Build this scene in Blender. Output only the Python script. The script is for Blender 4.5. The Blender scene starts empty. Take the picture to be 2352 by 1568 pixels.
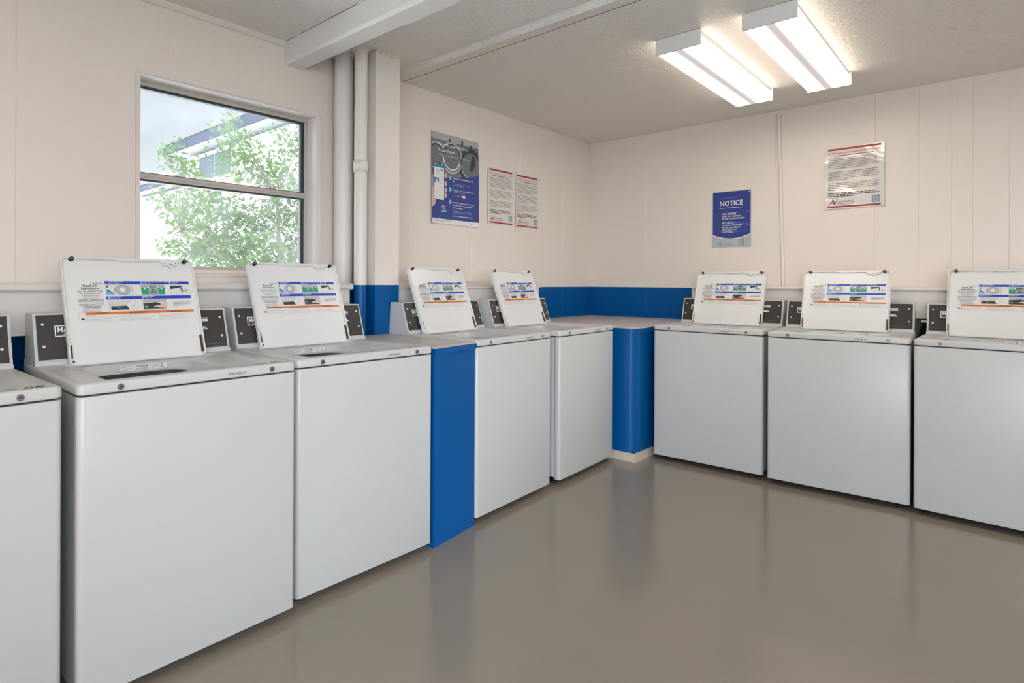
import bpy, bmesh, math, random
from mathutils import Vector, Matrix
random.seed(7)
SC = bpy.context.scene
COL = SC.collection
PI = math.pi
# ------------------------------------------------------------------ camera
FPX, CXP, CYP, HC, YAW, ROLL = 1353.76, 1041.23, 647.5, 1.2081, 0.7559, 0.0042
cam = bpy.data.cameras.new('camera')
cam.sensor_width = 36.0
cam.lens = FPX / 2352 * 36.0
cam.shift_x = (1176 - CXP) / 2352
cam.shift_y = -(784 - CYP) / 2352
cam.clip_start = 0.02
camo = bpy.data.objects.new('camera', cam)
COL.objects.link(camo)
_f = Vector((-math.sin(YAW), math.cos(YAW), 0))
_r = Vector((math.cos(YAW), math.sin(YAW), 0))
_u = Vector((0, 0, 1))
_r2 = _r * math.cos(ROLL) + _u * math.sin(ROLL)
_u2 = -_r * math.sin(ROLL) + _u * math.cos(ROLL)
camo.matrix_world = Matrix(((_r2.x, _u2.x, -_f.x, 0), (_r2.y, _u2.y, -_f.y, 0), (_r2.z, _u2.z, -_f.z, HC), (0, 0, 0, 1)))
SC.camera = camo
# ------------------------------------------------------------------ world, sun, exposure
w = bpy.data.worlds.new('sky'); SC.world = w; w.use_nodes = True
nt = w.node_tree; nt.nodes.clear()
bg = nt.nodes.new('ShaderNodeBackground'); out = nt.nodes.new('ShaderNodeOutputWorld')
tc = nt.nodes.new('ShaderNodeTexCoord'); sx = nt.nodes.new('ShaderNodeSeparateXYZ')
cr = nt.nodes.new('ShaderNodeValToRGB')
cr.color_ramp.elements[0].position = 0.0; cr.color_ramp.elements[0].color = (.89, .94, 1, 1)
cr.color_ramp.elements[1].position = 0.6; cr.color_ramp.elements[1].color = (.74, .86, 1, 1)
nt.links.new(tc.outputs['Generated'], sx.inputs[0]); nt.links.new(sx.outputs['Z'], cr.inputs[0])
nt.links.new(cr.outputs[0], bg.inputs[0]); bg.inputs[1].default_value = 1.35
nt.links.new(bg.outputs[0], out.inputs[0])
# hazy sky, brighter towards the sun
SUNV = Vector((0.45, -0.62, 0.66)).normalized()
dp = nt.nodes.new('ShaderNodeVectorMath'); dp.operation = 'DOT_PRODUCT'; dp.inputs[1].default_value = SUNV
nt.links.new(tc.outputs['Generated'], dp.inputs[0])
mr = nt.nodes.new('ShaderNodeMapRange'); mr.inputs[1].default_value = 0.0; mr.inputs[2].default_value = 1.0
mr.inputs[3].default_value = .80; mr.inputs[4].default_value = 20.0
nt.links.new(dp.outputs['Value'], mr.inputs[0]); nt.links.new(mr.outputs[0], bg.inputs[1])
sun = bpy.data.lights.new('sun', 'SUN'); sun.energy = 2.0; sun.angle = 0.01; sun.color = (1, .97, .92)
so = bpy.data.objects.new('sun', sun); COL.objects.link(so)
so.rotation_euler = Vector((-0.45, 0.62, -0.66)).to_track_quat('-Z', 'Y').to_euler()
LAMP = 9.3          # radiance of the fluorescent lenses
SC.view_settings.view_transform = 'Standard'
SC.view_settings.look = 'None'
SC.view_settings.gamma = 1.0
SC.view_settings.use_curve_mapping = False
SC.view_settings.exposure = 0.05

# ------------------------------------------------------------------ dimensions (metres)
XL, YB, ZC = -2.855, 4.883, 2.50          # window wall, far wall, ceiling
XR, YF = 2.4, -1.9                        # wall right of / behind the camera
ZBLUE = 1.17
XCH, YCH = -2.62, 4.62                    # faces of the boxed pipe chases

# ------------------------------------------------------------------ materials
def mat(name, col, rough=.5, metal=0, spec=.5, noise=None, bump=None, coat=0, coat_r=.1):
    m = bpy.data.materials.new(name); m.use_nodes = True
    n = m.node_tree; b = n.nodes['Principled BSDF']
    b.inputs['Base Color'].default_value = (*col, 1); b.inputs['Roughness'].default_value = rough
    b.inputs['Metallic'].default_value = metal; b.inputs['Specular IOR Level'].default_value = spec
    if coat:
        b.inputs['Coat Weight'].default_value = coat; b.inputs['Coat Roughness'].default_value = coat_r
    g = n.nodes.new('ShaderNodeNewGeometry')
    if noise:
        sc, amt = noise
        t = n.nodes.new('ShaderNodeTexNoise'); t.inputs['Scale'].default_value = sc; t.inputs['Detail'].default_value = 4
        n.links.new(g.outputs['Position'], t.inputs['Vector'])
        r = n.nodes.new('ShaderNodeValToRGB')
        r.color_ramp.elements[0].position = .3; r.color_ramp.elements[1].position = .7
        r.color_ramp.elements[0].color = (*[c * (1 - amt) for c in col], 1)
        r.color_ramp.elements[1].color = (*[min(1, c * (1 + amt)) for c in col], 1)
        n.links.new(t.outputs[0], r.inputs[0]); n.links.new(r.outputs[0], b.inputs['Base Color'])
    if bump:
        sc, st, dist = bump
        t2 = n.nodes.new('ShaderNodeTexNoise'); t2.inputs['Scale'].default_value = sc; t2.inputs['Detail'].default_value = 3
        n.links.new(g.outputs['Position'], t2.inputs['Vector'])
        bp = n.nodes.new('ShaderNodeBump'); bp.inputs['Strength'].default_value = st; bp.inputs['Distance'].default_value = dist
        n.links.new(t2.outputs[0], bp.inputs['Height']); n.links.new(bp.outputs[0], b.inputs['Normal'])
    return m
M = {}
M['wall'] = mat('wall_paint', (.82, .752, .692), .38, noise=(1.2, .012), bump=(9, .06, .02))
M['ceil'] = mat('ceiling_paint', (.81, .785, .75), .42, bump=(58, .95, .008))
M['beam'] = mat('beam_paint', (.80, .79, .775), .35, bump=(6, .05, .02))
M['blue'] = mat('blue_paint', (.0, .090, .315), .32, spec=.22, noise=(3, .05), bump=(25, .06, .004))
M['floor'] = mat('floor_paint', (.255, .224, .182), .17, noise=(.9, .05), bump=(4, .05, .01))
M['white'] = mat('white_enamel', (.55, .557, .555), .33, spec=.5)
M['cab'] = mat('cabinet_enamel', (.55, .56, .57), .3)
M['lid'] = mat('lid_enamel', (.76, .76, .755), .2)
M['dark'] = mat('console_black', (.045, .04, .04), .27, spec=.5)
M['gap'] = mat('black_rubber_gap_shade', (.012, .012, .012), .6)
M['tub'] = mat('tub_dark', (.05, .05, .055), .45)
M['steel'] = mat('steel', (.55, .53, .50), .3, 1)
M['bolt'] = mat('bolt_steel', (.35, .34, .33), .3, 1)
M['screw'] = mat('screw_head', (.9, .88, .86), .25, .4)
M['alu'] = mat('aluminium', (.56, .53, .51), .4, .35)
M['aludk'] = mat('dark_channel', (.05, .055, .06), .4, .2)
M['trim'] = mat('trim_paint', (.80, .745, .70), .4)
M['chase'] = mat('chase_paint', (.74, .70, .665), .4, noise=(1.5, .015))
M['pipe'] = mat('pipe_paint', (.80, .75, .71), .38)
M['conc'] = mat('counter_concrete', (.50, .46, .43), .4, noise=(14, .08), bump=(30, .15, .004))
M['base'] = mat('baseboard_cove', (.62, .55, .48), .5, noise=(6, .06))
M['paper'] = mat('paper', (.74, .71, .69), .35)
M['gloss'] = mat('laminated_paper', (.78, .74, .72), .09, coat=.6, coat_r=.04)
M['inkd'] = mat('ink_dark', (.03, .03, .035), .5)
M['inkg'] = mat('ink_grey', (.25, .24, .24), .5)
M['inkl'] = mat('ink_light_grey', (.47, .46, .46), .5)
M['red'] = mat('ink_red', (.42, .02, .03), .4)
M['navy'] = mat('ink_navy', (.035, .06, .28), .3)
M['navy2'] = mat('ink_navy_light', (.07, .11, .42), .3)
M['wht'] = mat('ink_white', (.80, .80, .82), .4)
M['lbl'] = mat('label_white', (.76, .76, .75), .3)
M['sky'] = mat('ink_sky_blue', (.22, .50, .72), .4)
M['skyd'] = mat('ink_teal', (.02, .25, .50), .4)
M['yel'] = mat('ink_yellow', (.75, .42, .06), .4)
M['royal'] = mat('ink_royal_blue', (.01, .06, .50), .35)
M['green'] = mat('ink_green', (.03, .36, .14), .4)
M['lgrn'] = mat('ink_pale_green', (.30, .60, .38), .4)
M['orange'] = mat('ink_orange', (.72, .19, .03), .4)
M['skin'] = mat('ink_skin', (.70, .50, .42), .5)
M['ph1'] = mat('ink_photo_grey', (.16, .18, .20), .35)
M['ph2'] = mat('ink_photo_light', (.42, .45, .47), .35)
M['ph3'] = mat('ink_photo_dark', (.035, .05, .06), .35)
M['lblue'] = mat('ink_washer_blue', (.20, .38, .48), .4)
M['pgrey'] = mat('ink_pale_grey', (.45, .50, .53), .35)
M['siding'] = mat('siding_white', (.26, .255, .25), .6)
M['fascia'] = mat('fascia_slate', (.012, .017, .030), .7, spec=.08)
M['soffit'] = mat('soffit_white', (.30, .30, .31), .6)
M['shade'] = mat('window_dark', (.03, .04, .055), .15)
M['ground'] = mat('ground_mulch', (.42, .33, .30), .9, noise=(3, .2))
M['drive'] = mat('driveway_concrete', (.66, .64, .60), .9, noise=(1, .08))
M['fence'] = mat('fence_grey', (.14, .14, .15), .8)
M['bark'] = mat('bark', (.07, .055, .04), .9, noise=(20, .25))
M['leaf'] = mat('leaf_green', (.050, .088, .020), .5, spec=.15, noise=(5, .35))
M['rust'] = mat('rusted_hinge', (.06, .035, .02), .7)
M['joint_shade'] = mat('ceiling_crack_shadow', (.20, .165, .135), .8)
M['hose'] = mat('grey_hose', (.30, .31, .30), .5)
# leaf translucency
_n = M['leaf'].node_tree; _b = _n.nodes['Principled BSDF']
_t = _n.nodes.new('ShaderNodeBsdfTranslucent'); _t.inputs[0].default_value = (.085, .15, .03, 1)
_x = _n.nodes.new('ShaderNodeMixShader'); _x.inputs[0].default_value = .45
_n.links.new(_b.outputs[0], _x.inputs[1]); _n.links.new(_t.outputs[0], _x.inputs[2])
_n.links.new(_x.outputs[0], _n.nodes['Material Output'].inputs[0])
# smudged window glass, washed-out haze mixed in as a milky veil
g = bpy.data.materials.new('hazy_glass'); g.use_nodes = True; M['glass'] = g
n = g.node_tree; n.nodes.clear()
o_ = n.nodes.new('ShaderNodeOutputMaterial'); tr = n.nodes.new('ShaderNodeBsdfTransparent')
gl = n.nodes.new('ShaderNodeBsdfGlossy'); gl.inputs['Roughness'].default_value = .02
tl = n.nodes.new('ShaderNodeBsdfTranslucent'); tl.inputs[0].default_value = (.95, .97, 1, 1)
fr = n.nodes.new('ShaderNodeFresnel'); fr.inputs[0].default_value = 1.45
m1 = n.nodes.new('ShaderNodeMixShader'); m2 = n.nodes.new('ShaderNodeMixShader')
ge = n.nodes.new('ShaderNodeNewGeometry'); no = n.nodes.new('ShaderNodeTexNoise'); no.inputs['Scale'].default_value = 4
rp = n.nodes.new('ShaderNodeMapRange'); rp.inputs[1].default_value = .35; rp.inputs[2].default_value = .7
rp.inputs[3].default_value = .02; rp.inputs[4].default_value = .075
n.links.new(ge.outputs['Position'], no.inputs['Vector']); n.links.new(no.outputs[0], rp.inputs[0])
n.links.new(rp.outputs[0], m1.inputs[0]); n.links.new(tr.outputs[0], m1.inputs[1]); n.links.new(tl.outputs[0], m1.inputs[2])
n.links.new(fr.outputs[0], m2.inputs[0]); n.links.new(m1.outputs[0], m2.inputs[1]); n.links.new(gl.outputs[0], m2.inputs[2])
n.links.new(m2.outputs[0], o_.inputs[0])
# clear glass
g = bpy.data.materials.new('clear_glass'); g.use_nodes = True; M['clear'] = g
n = g.node_tree; n.nodes.clear()
o_ = n.nodes.new('ShaderNodeOutputMaterial'); tr = n.nodes.new('ShaderNodeBsdfTransparent')
gl = n.nodes.new('ShaderNodeBsdfGlossy'); gl.inputs['Roughness'].default_value = .01
m2 = n.nodes.new('ShaderNodeMixShader'); fr = n.nodes.new('ShaderNodeFresnel'); fr.inputs[0].default_value = 1.4
n.links.new(fr.outputs[0], m2.inputs[0]); n.links.new(tr.outputs[0], m2.inputs[1]); n.links.new(gl.outputs[0], m2.inputs[2])
n.links.new(m2.outputs[0], o_.inputs[0])
# glowing lens of the fluorescent lights: two tubes behind one acrylic wrap, so two bright bands
g = bpy.data.materials.new('acrylic_lens_lit'); g.use_nodes = True; M['lens'] = g
n = g.node_tree; n.nodes.clear()
o_ = n.nodes.new('ShaderNodeOutputMaterial'); em = n.nodes.new('ShaderNodeEmission')
tcx = n.nodes.new('ShaderNodeTexCoord'); sp = n.nodes.new('ShaderNodeSeparateXYZ')
n.links.new(tcx.outputs['Object'], sp.inputs[0])
ab = n.nodes.new('ShaderNodeMath'); ab.operation = 'ABSOLUTE'; n.links.new(sp.outputs['X'], ab.inputs[0])
cr = n.nodes.new('ShaderNodeValToRGB'); e = cr.color_ramp.elements
mu = n.nodes.new('ShaderNodeMath'); mu.operation = 'MULTIPLY'; mu.inputs[1].default_value = 1 / .115
n.links.new(ab.outputs[0], mu.inputs[0]); n.links.new(mu.outputs[0], cr.inputs[0])
e[0].position = 0; e[0].color = (.068, .060, .057, 1); e[1].position = 1; e[1].color = (.50, .43, .35, 1)
for p_, c_ in ((.15, (.078, .070, .066)), (.36, (1, .89, .75)), (.93, (1, .89, .75))):
    q = e.new(p_); q.color = (*c_, 1)
n.links.new(cr.outputs[0], em.inputs[0]); em.inputs[1].default_value = LAMP
n.links.new(em.outputs[0], o_.inputs[0])

# ------------------------------------------------------------------ helpers
def link(name, me, m=None, parent=None, loc=None, rot=None):
    o = bpy.data.objects.new(name, me); COL.objects.link(o)
    if parent: o.parent = parent
    if m is not None and me is not None:
        for x in (m if isinstance(m, (list, tuple)) else [m]): me.materials.append(M[x] if isinstance(x, str) else x)
    if loc: o.location = loc
    if rot: o.rotation_euler = rot
    return o
def empty(name, loc=(0, 0, 0), rz=0, parent=None):
    o = bpy.data.objects.new(name, None); COL.objects.link(o); o.location = loc; o.rotation_euler = (0, 0, rz)
    o.empty_display_size = .05
    if parent: o.parent = parent
    return o
def tag(o, label=None, cat=None, group=None, kind=None):
    if label: o['label'] = label
    if cat: o['category'] = cat
    if group: o['group'] = group
    if kind: o['kind'] = kind
    return o
def fin(bm, smooth=None, bevel=0, seg=2, name='mesh'):
    if bevel:
        bmesh.ops.bevel(bm, geom=[e for e in bm.edges if e.calc_face_angle(0) > .5], offset=bevel, segments=seg, affect='EDGES', profile=.5, clamp_overlap=True)
    bmesh.ops.recalc_face_normals(bm, faces=bm.faces)
    me = bpy.data.meshes.new(name); bm.to_mesh(me); bm.free()
    if smooth is not None:
        for p in me.polygons: p.use_smooth = True
        me.set_sharp_from_angle(angle=smooth)
    return me
def box(bm, x0, x1, y0, y1, z0, z1, mi=0):
    v = [bm.verts.new(p) for p in ((x0, y0, z0), (x1, y0, z0), (x1, y1, z0), (x0, y1, z0), (x0, y0, z1), (x1, y0, z1), (x1, y1, z1), (x0, y1, z1))]
    for f in ((3, 2, 1, 0), (4, 5, 6, 7), (0, 1, 5, 4), (1, 2, 6, 5), (2, 3, 7, 6), (3, 0, 4, 7)):
        q = bm.faces.new([v[i] for i in f]); q.material_index = mi
    return v
def prism(bm, pts, z0, z1, mi=0, axis='z', mi_top=None):
    def P(a, b, c): return {'z': (a, b, c), 'x': (c, a, b), 'y': (a, c, b)}[axis]
    lo = [bm.verts.new(P(a, b, z0)) for a, b in pts]; hi = [bm.verts.new(P(a, b, z1)) for a, b in pts]
    n = len(pts)
    f = bm.faces.new(lo[::-1]); f.material_index = mi
    f = bm.faces.new(hi); f.material_index = mi if mi_top is None else mi_top
    for i in range(n):
        q = bm.faces.new((lo[i], lo[(i + 1) % n], hi[(i + 1) % n], hi[i])); q.material_index = mi
def cyl(bm, c0, c1, r0, r1=None, seg=20, mi=0, caps=True):
    r1 = r0 if r1 is None else r1
    c0, c1 = Vector(c0), Vector(c1); d = (c1 - c0).normalized()
    a = d.orthogonal().normalized(); b = d.cross(a)
    A = []; B = []
    for i in range(seg):
        t = 2 * PI * i / seg; v = a * math.cos(t) + b * math.sin(t)
        A.append(bm.verts.new(c0 + v * r0)); B.append(bm.verts.new(c1 + v * r1))
    for i in range(seg):
        f = bm.faces.new((A[i], A[(i + 1) % seg], B[(i + 1) % seg], B[i])); f.material_index = mi; f.smooth = True
    if caps:
        f = bm.faces.new(A[::-1]); f.material_index = mi
        f = bm.faces.new(B); f.material_index = mi
def mk(name, fn, m, parent=None, bevel=0, smooth=None, seg=2, **kw):
    bm = bmesh.new(); fn(bm); return link(name, fin(bm, smooth, bevel, seg, name), m, parent, **kw)
def rrect(x0, x1, y0, y1, r, seg=5, corners=(1, 1, 1, 1)):
    """rounded rectangle, counter clockwise from the lower left corner"""
    pts = []
    for k, (cx, cy, a0) in enumerate(((x0 + r, y0 + r, PI), (x1 - r, y0 + r, 1.5 * PI), (x1 - r, y1 - r, 0), (x0 + r, y1 - r, .5 * PI))):
        if corners[k]:
            for i in range(seg + 1):
                a = a0 + i / seg * PI / 2; pts.append((cx + r * math.cos(a), cy + r * math.sin(a)))
        else:
            px, py = ((x0, y0), (x1, y0), (x1, y1), (x0, y1))[k]
            for i in range(seg + 1): pts.append((px, py))
    return pts
def copy_tree(o, parent=None):
    c = o.copy(); COL.objects.link(c); c.parent = parent
    for ch in list(o.children): copy_tree(ch, c)
    return c

# ------------------------------------------------------------------ flat printed graphics (text, bars, rectangles)
_tc = {}
def text_geo(s, bold=False):
    key = (s, bold)
    if key not in _tc:
        cu = bpy.data.curves.new('t', 'FONT'); cu.body = s; cu.size = 1; cu.resolution_u = 2
        if bold: cu.offset = .018
        ob = bpy.data.objects.new('t', cu); me = ob.to_mesh()
        vs = [(v.co.x, v.co.y) for v in me.vertices]; fs = [tuple(p.vertices) for p in me.polygons]
        ob.to_mesh_clear(); bpy.data.objects.remove(ob); bpy.data.curves.remove(cu)
        xs = [v[0] for v in vs]
        _tc[key] = (vs, fs, min(xs), max(xs))
    return _tc[key]
class Print:
    """graphics in a plane: x to the right, y up, printed layers a fraction of a millimetre proud of each other"""
    def __init__(s, step=.00025, fmap=None):
        s.v = []; s.f = []; s.mi = []; s.mats = []; s.step = step; s.fmap = fmap
    def m(s, k):
        if k not in s.mats: s.mats.append(k)
        return s.mats.index(k)
    def poly(s, pts, k, lay=1):
        b = len(s.v); s.v += [(x, y, lay * s.step) for x, y in pts]; s.f.append(tuple(range(b, b + len(pts)))); s.mi.append(s.m(k))
    def rect(s, x0, y0, x1, y1, k, lay=1, nx=1):
        for i in range(nx):
            a = x0 + (x1 - x0) * i / nx; c = x0 + (x1 - x0) * (i + 1) / nx
            s.poly(((a, y0), (c, y0), (c, y1), (a, y1)), k, lay)
    def ell(s, cx, cy, rx, ry, k, lay=1, n=20, a0=0, a1=2 * PI):
        s.poly([(cx + rx * math.cos(a0 + (a1 - a0) * i / n), cy + ry * math.sin(a0 + (a1 - a0) * i / n)) for i in range(n)], k, lay)
    def ring(s, cx, cy, rx, ry, t, k, lay=1, n=24, a0=0, a1=2 * PI):
        for i in range(n):
            p = a0 + (a1 - a0) * i / n; q = a0 + (a1 - a0) * (i + 1) / n
            s.poly(((cx + rx * math.cos(p), cy + ry * math.sin(p)), (cx + rx * math.cos(q), cy + ry * math.sin(q)),
                    (cx + (rx - t) * math.cos(q), cy + (ry - t) * math.sin(q)), (cx + (rx - t) * math.cos(p), cy + (ry - t) * math.sin(p))), k, lay)
    def frame(s, x0, y0, x1, y1, t, k, lay=1):
        s.rect(x0, y0, x1, y0 + t, k, lay); s.rect(x0, y1 - t, x1, y1, k, lay); s.rect(x0, y0, x0 + t, y1, k, lay); s.rect(x1 - t, y0, x1, y1, k, lay)
    def text(s, t, x, y, h, k, lay=2, wid=None, bold=False, center=False, slant=0):
        vs, fs, a, c = text_geo(t, bold)
        sy = h / .69; sxx = sy if wid is None else wid / (c - a)
        ox = x - ((c - a) * sxx / 2 if center else 0)
        b = len(s.v); mi = s.m(k)
        for px, py in vs: s.v.append((ox + (px - a) * sxx + slant * py * sy, y + py * sy, lay * s.step))
        for f in fs: s.f.append(tuple(i + b for i in f)); s.mi.append(mi)
    def lines(s, x0, x1, y, dy, n, h, k, lay=2, last=.6, center=False, jag=.06):
        """rows of small print too fine to read: broken into word-length dashes"""
        for i in range(n):
            xe = x0 + (x1 - x0) * (last if i == n - 1 else 1 - random.random() * jag)
            off = (x1 - xe) / 2 if center else 0
            x = x0 + off; end = xe + off
            while x < end:
                L = min(end - x, (x1 - x0) * random.uniform(.05, .16))
                s.rect(x, y - i * dy, x + L, y - i * dy + h, k, lay); x += L + (x1 - x0) * .014
    def build(s, name, parent=None):
        me = bpy.data.meshes.new(name)
        vv = [s.fmap(*p) for p in s.v] if s.fmap else s.v
        me.from_pydata(vv, [], s.f)
        for k in s.mats: me.materials.append(M[k])
        for p, i in zip(me.polygons, s.mi): p.material_index = i
        o = bpy.data.objects.new(name, me); COL.objects.link(o)
        if parent: o.parent = parent
        return o

# ================================================================== THE ROOM
st = lambda o, label=None: tag(o, label, kind='structure')
st(mk('floor', lambda b: box(b, XL - .15, XR + .15, YF - .15, YB + .15, -.12, 0), 'floor'), 'grey painted concrete floor with a soft sheen')
st(mk('ceiling', lambda b: box(b, XL - .15, XR + .15, YF - .15, YB + .15, ZC, ZC + .12), 'ceil'), 'textured off-white ceiling')

def wall_strips(bm, along, segs, f, hole=None, zsplit=ZBLUE, zlow=0):
    """panelled wall: plan profile with shallow V grooves, blue paint below zsplit"""
    pts = [segs[0]]
    for gpos in along:
        pts += [gpos - .003, gpos, gpos + .003]
    pts.append(segs[1])
    if hole: pts = sorted(set(pts + [hole[0], hole[1]]))
    gset = set(along)
    zs = [0, zsplit, ZC] if not hole else [0, zsplit, hole[2], hole[3], ZC]
    vs = {}
    def V(p, z):
        if (p, z) not in vs: vs[p, z] = bm.verts.new(f(p, .0022 if p in gset else 0, z))
        return vs[p, z]
    for a, c in zip(pts, pts[1:]):
        for z0, z1 in zip(zs, zs[1:]):
            if hole and a >= hole[0] - 1e-6 and c <= hole[1] + 1e-6 and z0 >= hole[2] - 1e-6 and z1 <= hole[3] + 1e-6: continue
            q = bm.faces.new((V(a, z0), V(c, z0), V(c, z1), V(a, z1))); q.material_index = 1 if z1 <= zsplit else 0
WIN = (.961, 1.885, 1.262, 2.136)
bm = bmesh.new()
wall_strips(bm, [-.9, -.3, .508, 1.113, 2.02 - .15, 2.62, 3.22, 3.83, 4.43], (YF, YB), lambda p, d, z: (XL - d, p, z), WIN)
for y0, y1, z0, z1 in ((YF, WIN[0] - .0065, 0, ZC), (WIN[1] + .0065, YB + .15, 0, ZC), (WIN[0] - .0065, WIN[1] + .0065, 0, WIN[2] - .03), (WIN[0] - .0065, WIN[1] + .0065, WIN[3] + .0065, ZC)):
    box(bm, XL - .15, XL - .006, y0, y1, z0, z1, 0)
me = bpy.data.meshes.new('wall_left'); bm.to_mesh(me); bm.free()
st(link('wall_left', me, ['wall', 'blue']), 'beige panelled wall with the window, blue below the ledge')
bm = bmesh.new()
wall_strips(bm, [-2.3, -1.7, -.666, -.431, -.266, -.165, 0.0, .3, .6, .9, 1.5, 2.1, 2.7], (XL, XR), lambda p, d, z: (p, YB + d, z))
box(bm, XL - .15, XR + .15, YB + .006, YB + .15, 0, ZC)
me = bpy.data.meshes.new('wall_back'); bm.to_mesh(me); bm.free()
st(link('wall_back', me, ['wall', 'blue']), 'beige panelled wall with the blue notice, blue in the corner below')
# walls behind the camera, unseen doors and window added for daylight fill
def portal(name, loc, d, sx, sy):
    pl = bpy.data.lights.new(name, 'AREA'); pl.shape = 'RECTANGLE'; pl.size = sx; pl.size_y = sy; pl.cycles.is_portal = True
    po = bpy.data.objects.new(name, pl); COL.objects.link(po)
    po.location = loc; po.rotation_euler = Vector(d).to_track_quat('-Z', 'Z').to_euler()
A0, A1, AH, AZ = -1.80, .60, 2.35, .80      # added fill window in the right wall
D0, D1, DH = .15, 2.25, 2.15      # added fill doors in the front wall
def fr(b):
    box(b, XR, XR + .15, YF - .15, A0, 0, ZC); box(b, XR, XR + .15, A1, YB + .15, 0, ZC); box(b, XR, XR + .15, A0, A1, AH, ZC); box(b, XR, XR + .15, A0, A1, 0, AZ)
st(mk('wall_right', fr, 'wall'), 'beige wall on the right with an added fill window, outside the view')
def fr(b):
    box(b, XL - .15, D0, YF - .15, YF, 0, ZC); box(b, D1, XR + .15, YF - .15, YF, 0, ZC); box(b, D0, D1, YF - .15, YF, DH, ZC)
st(mk('wall_front', fr, 'wall'), 'beige wall behind the viewer with added glazed doors for fill')
def glazing(name, loc, rz, wd, hg, n_, label):
    d = empty(name, loc, rz); st(d, label)
    def fr(b):
        for i in range(n_ + 1): x = min(wd - .06, max(0, wd * i / n_ - .03)); box(b, x, x + .06, -.03, .03, 0, hg)
        box(b, 0, wd, -.028, .028, hg - .06, hg); box(b, 0, wd, -.028, .028, 0, .08)
    mk('door_frame' if 'door' in name else 'window_frame', fr, 'alu', d)
    mk('pane', lambda b: box(b, .06, wd - .06, -.004, .004, .08, hg - .06), 'clear', d)
glazing('door_1', (D0, YF - .07, 0), 0, D1 - D0, DH, 2, 'glazed doors added behind the viewer for daylight fill')
glazing('fill_window_2', (XR + .07, A0, AZ), PI / 2, A1 - A0, AH - AZ, 3, 'wide window added right of the viewer for daylight fill')
portal('fill_door_portal', ((D0 + D1) / 2, YF - .17, DH / 2), (0, 1, 0), D1 - D0, DH)
portal('fill_window_portal', (XR + .17, (A0 + A1) / 2, (AZ + AH) / 2), (-1, 0, 0), A1 - A0, AH - AZ)
pl2 = bpy.data.lights.new('window_daylight_portal', 'AREA'); pl2.shape = 'RECTANGLE'; pl2.size = .93; pl2.size_y = .88
pl2.cycles.is_portal = True
po = bpy.data.objects.new('window_daylight_portal', pl2); COL.objects.link(po)
po.location = (XL - .16, 1.423, 1.70); po.rotation_euler = Vector((1, 0, 0)).to_track_quat('-Z', 'Z').to_euler()

# ---- ceiling beam, plaster ridge, crown
def fr(b):
    prism(b, [(1.69, 2.50), (1.69, 2.395), (1.70, 2.38), (1.80, 2.38), (1.812, 2.395), (1.812, 2.50)], XL, -1.992, axis='x')
    prism(b, [(1.686, 2.50), (1.686, 2.392), (1.697, 2.376), (1.803, 2.376), (1.816, 2.392), (1.816, 2.50)], -1.99, XR, axis='x')
st(mk('trim_1', fr, 'beam'), 'boxed white beam across the ceiling above the pipes')
st(mk('trim_2', lambda b: prism(b, [(2.395, 2.4995), (2.43, 2.477), (2.535, 2.4975), (2.535, 2.4999)], XL, XR, axis='x'), 'ceil'), 'shallow plaster ridge across the ceiling beyond the beam')
st(mk('trim_3', lambda b: prism(b, [(XL, 2.50), (XL, 2.478), (XL + .008, 2.474), (XL + .022, 2.488), (XL + .022, 2.50)], YF, 1.686, axis='y'), 'trim'), 'slim quarter round moulding under the ceiling')

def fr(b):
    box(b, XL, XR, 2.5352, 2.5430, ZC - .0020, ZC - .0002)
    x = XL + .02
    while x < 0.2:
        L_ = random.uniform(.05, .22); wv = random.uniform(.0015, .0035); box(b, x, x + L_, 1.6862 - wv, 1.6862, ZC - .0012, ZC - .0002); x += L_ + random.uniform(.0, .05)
st(mk('trim_8', fr, 'joint_shade'), 'thin dark strips for the shadow in the joints where the beams meet the ceiling')  # painted strips stand in for shadow in the caulked joints
# ---- pipe chases with a rounded ledge
def chase_left(b, y0, y1, z0=1.005):
    prism(b, [(XL, z0), (XCH, z0), (XCH, 1.166), (XL, 1.166)], y0, y1, axis='y')
    prism(b, [(XL, 1.166), (XCH + .012, 1.166), (XCH + .018, 1.174), (XCH + .018, 1.190), (XCH + .010, 1.198), (XL, 1.198)], y0 - (.0 if y0 < 0 else .0), y1 + .012, axis='y')
st(mk('trim_4', lambda b: chase_left(b, YF, 1.954), 'chase'), 'pale boxed pipe chase with a rounded ledge under the window')
def fr(b):
    prism(b, [(XL, 1.005), (XCH, 1.005), (XCH, 1.163), (XCH + .012, 1.168), (XCH + .012, 1.178), (XCH - .05, 1.20), (XL, 1.215)], 2.268, 3.735, axis='y')
st(mk('trim_5', fr, 'chase'), 'pale boxed pipe chase behind the far machines of the window wall')
def fr(b):
    prism(b, [(YB, .995), (YCH, .995), (YCH, 1.166), (YB, 1.166)], -1.80, XR, axis='x')
    prism(b, [(YB, 1.166), (YCH - .010, 1.166), (YCH - .014, 1.171), (YCH - .014, 1.180), (YCH - .008, 1.186), (YB, 1.186)], -1.80, XR, axis='x')
st(mk('trim_6', fr, 'chase'), 'pale boxed pipe chase under the notices of the far wall')
# seams of the chase panels
def fr(b):
    for y in (.47, 1.30): box(b, XCH - .001, XCH + .0012, y, y + .003, 1.006, 1.165)
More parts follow.
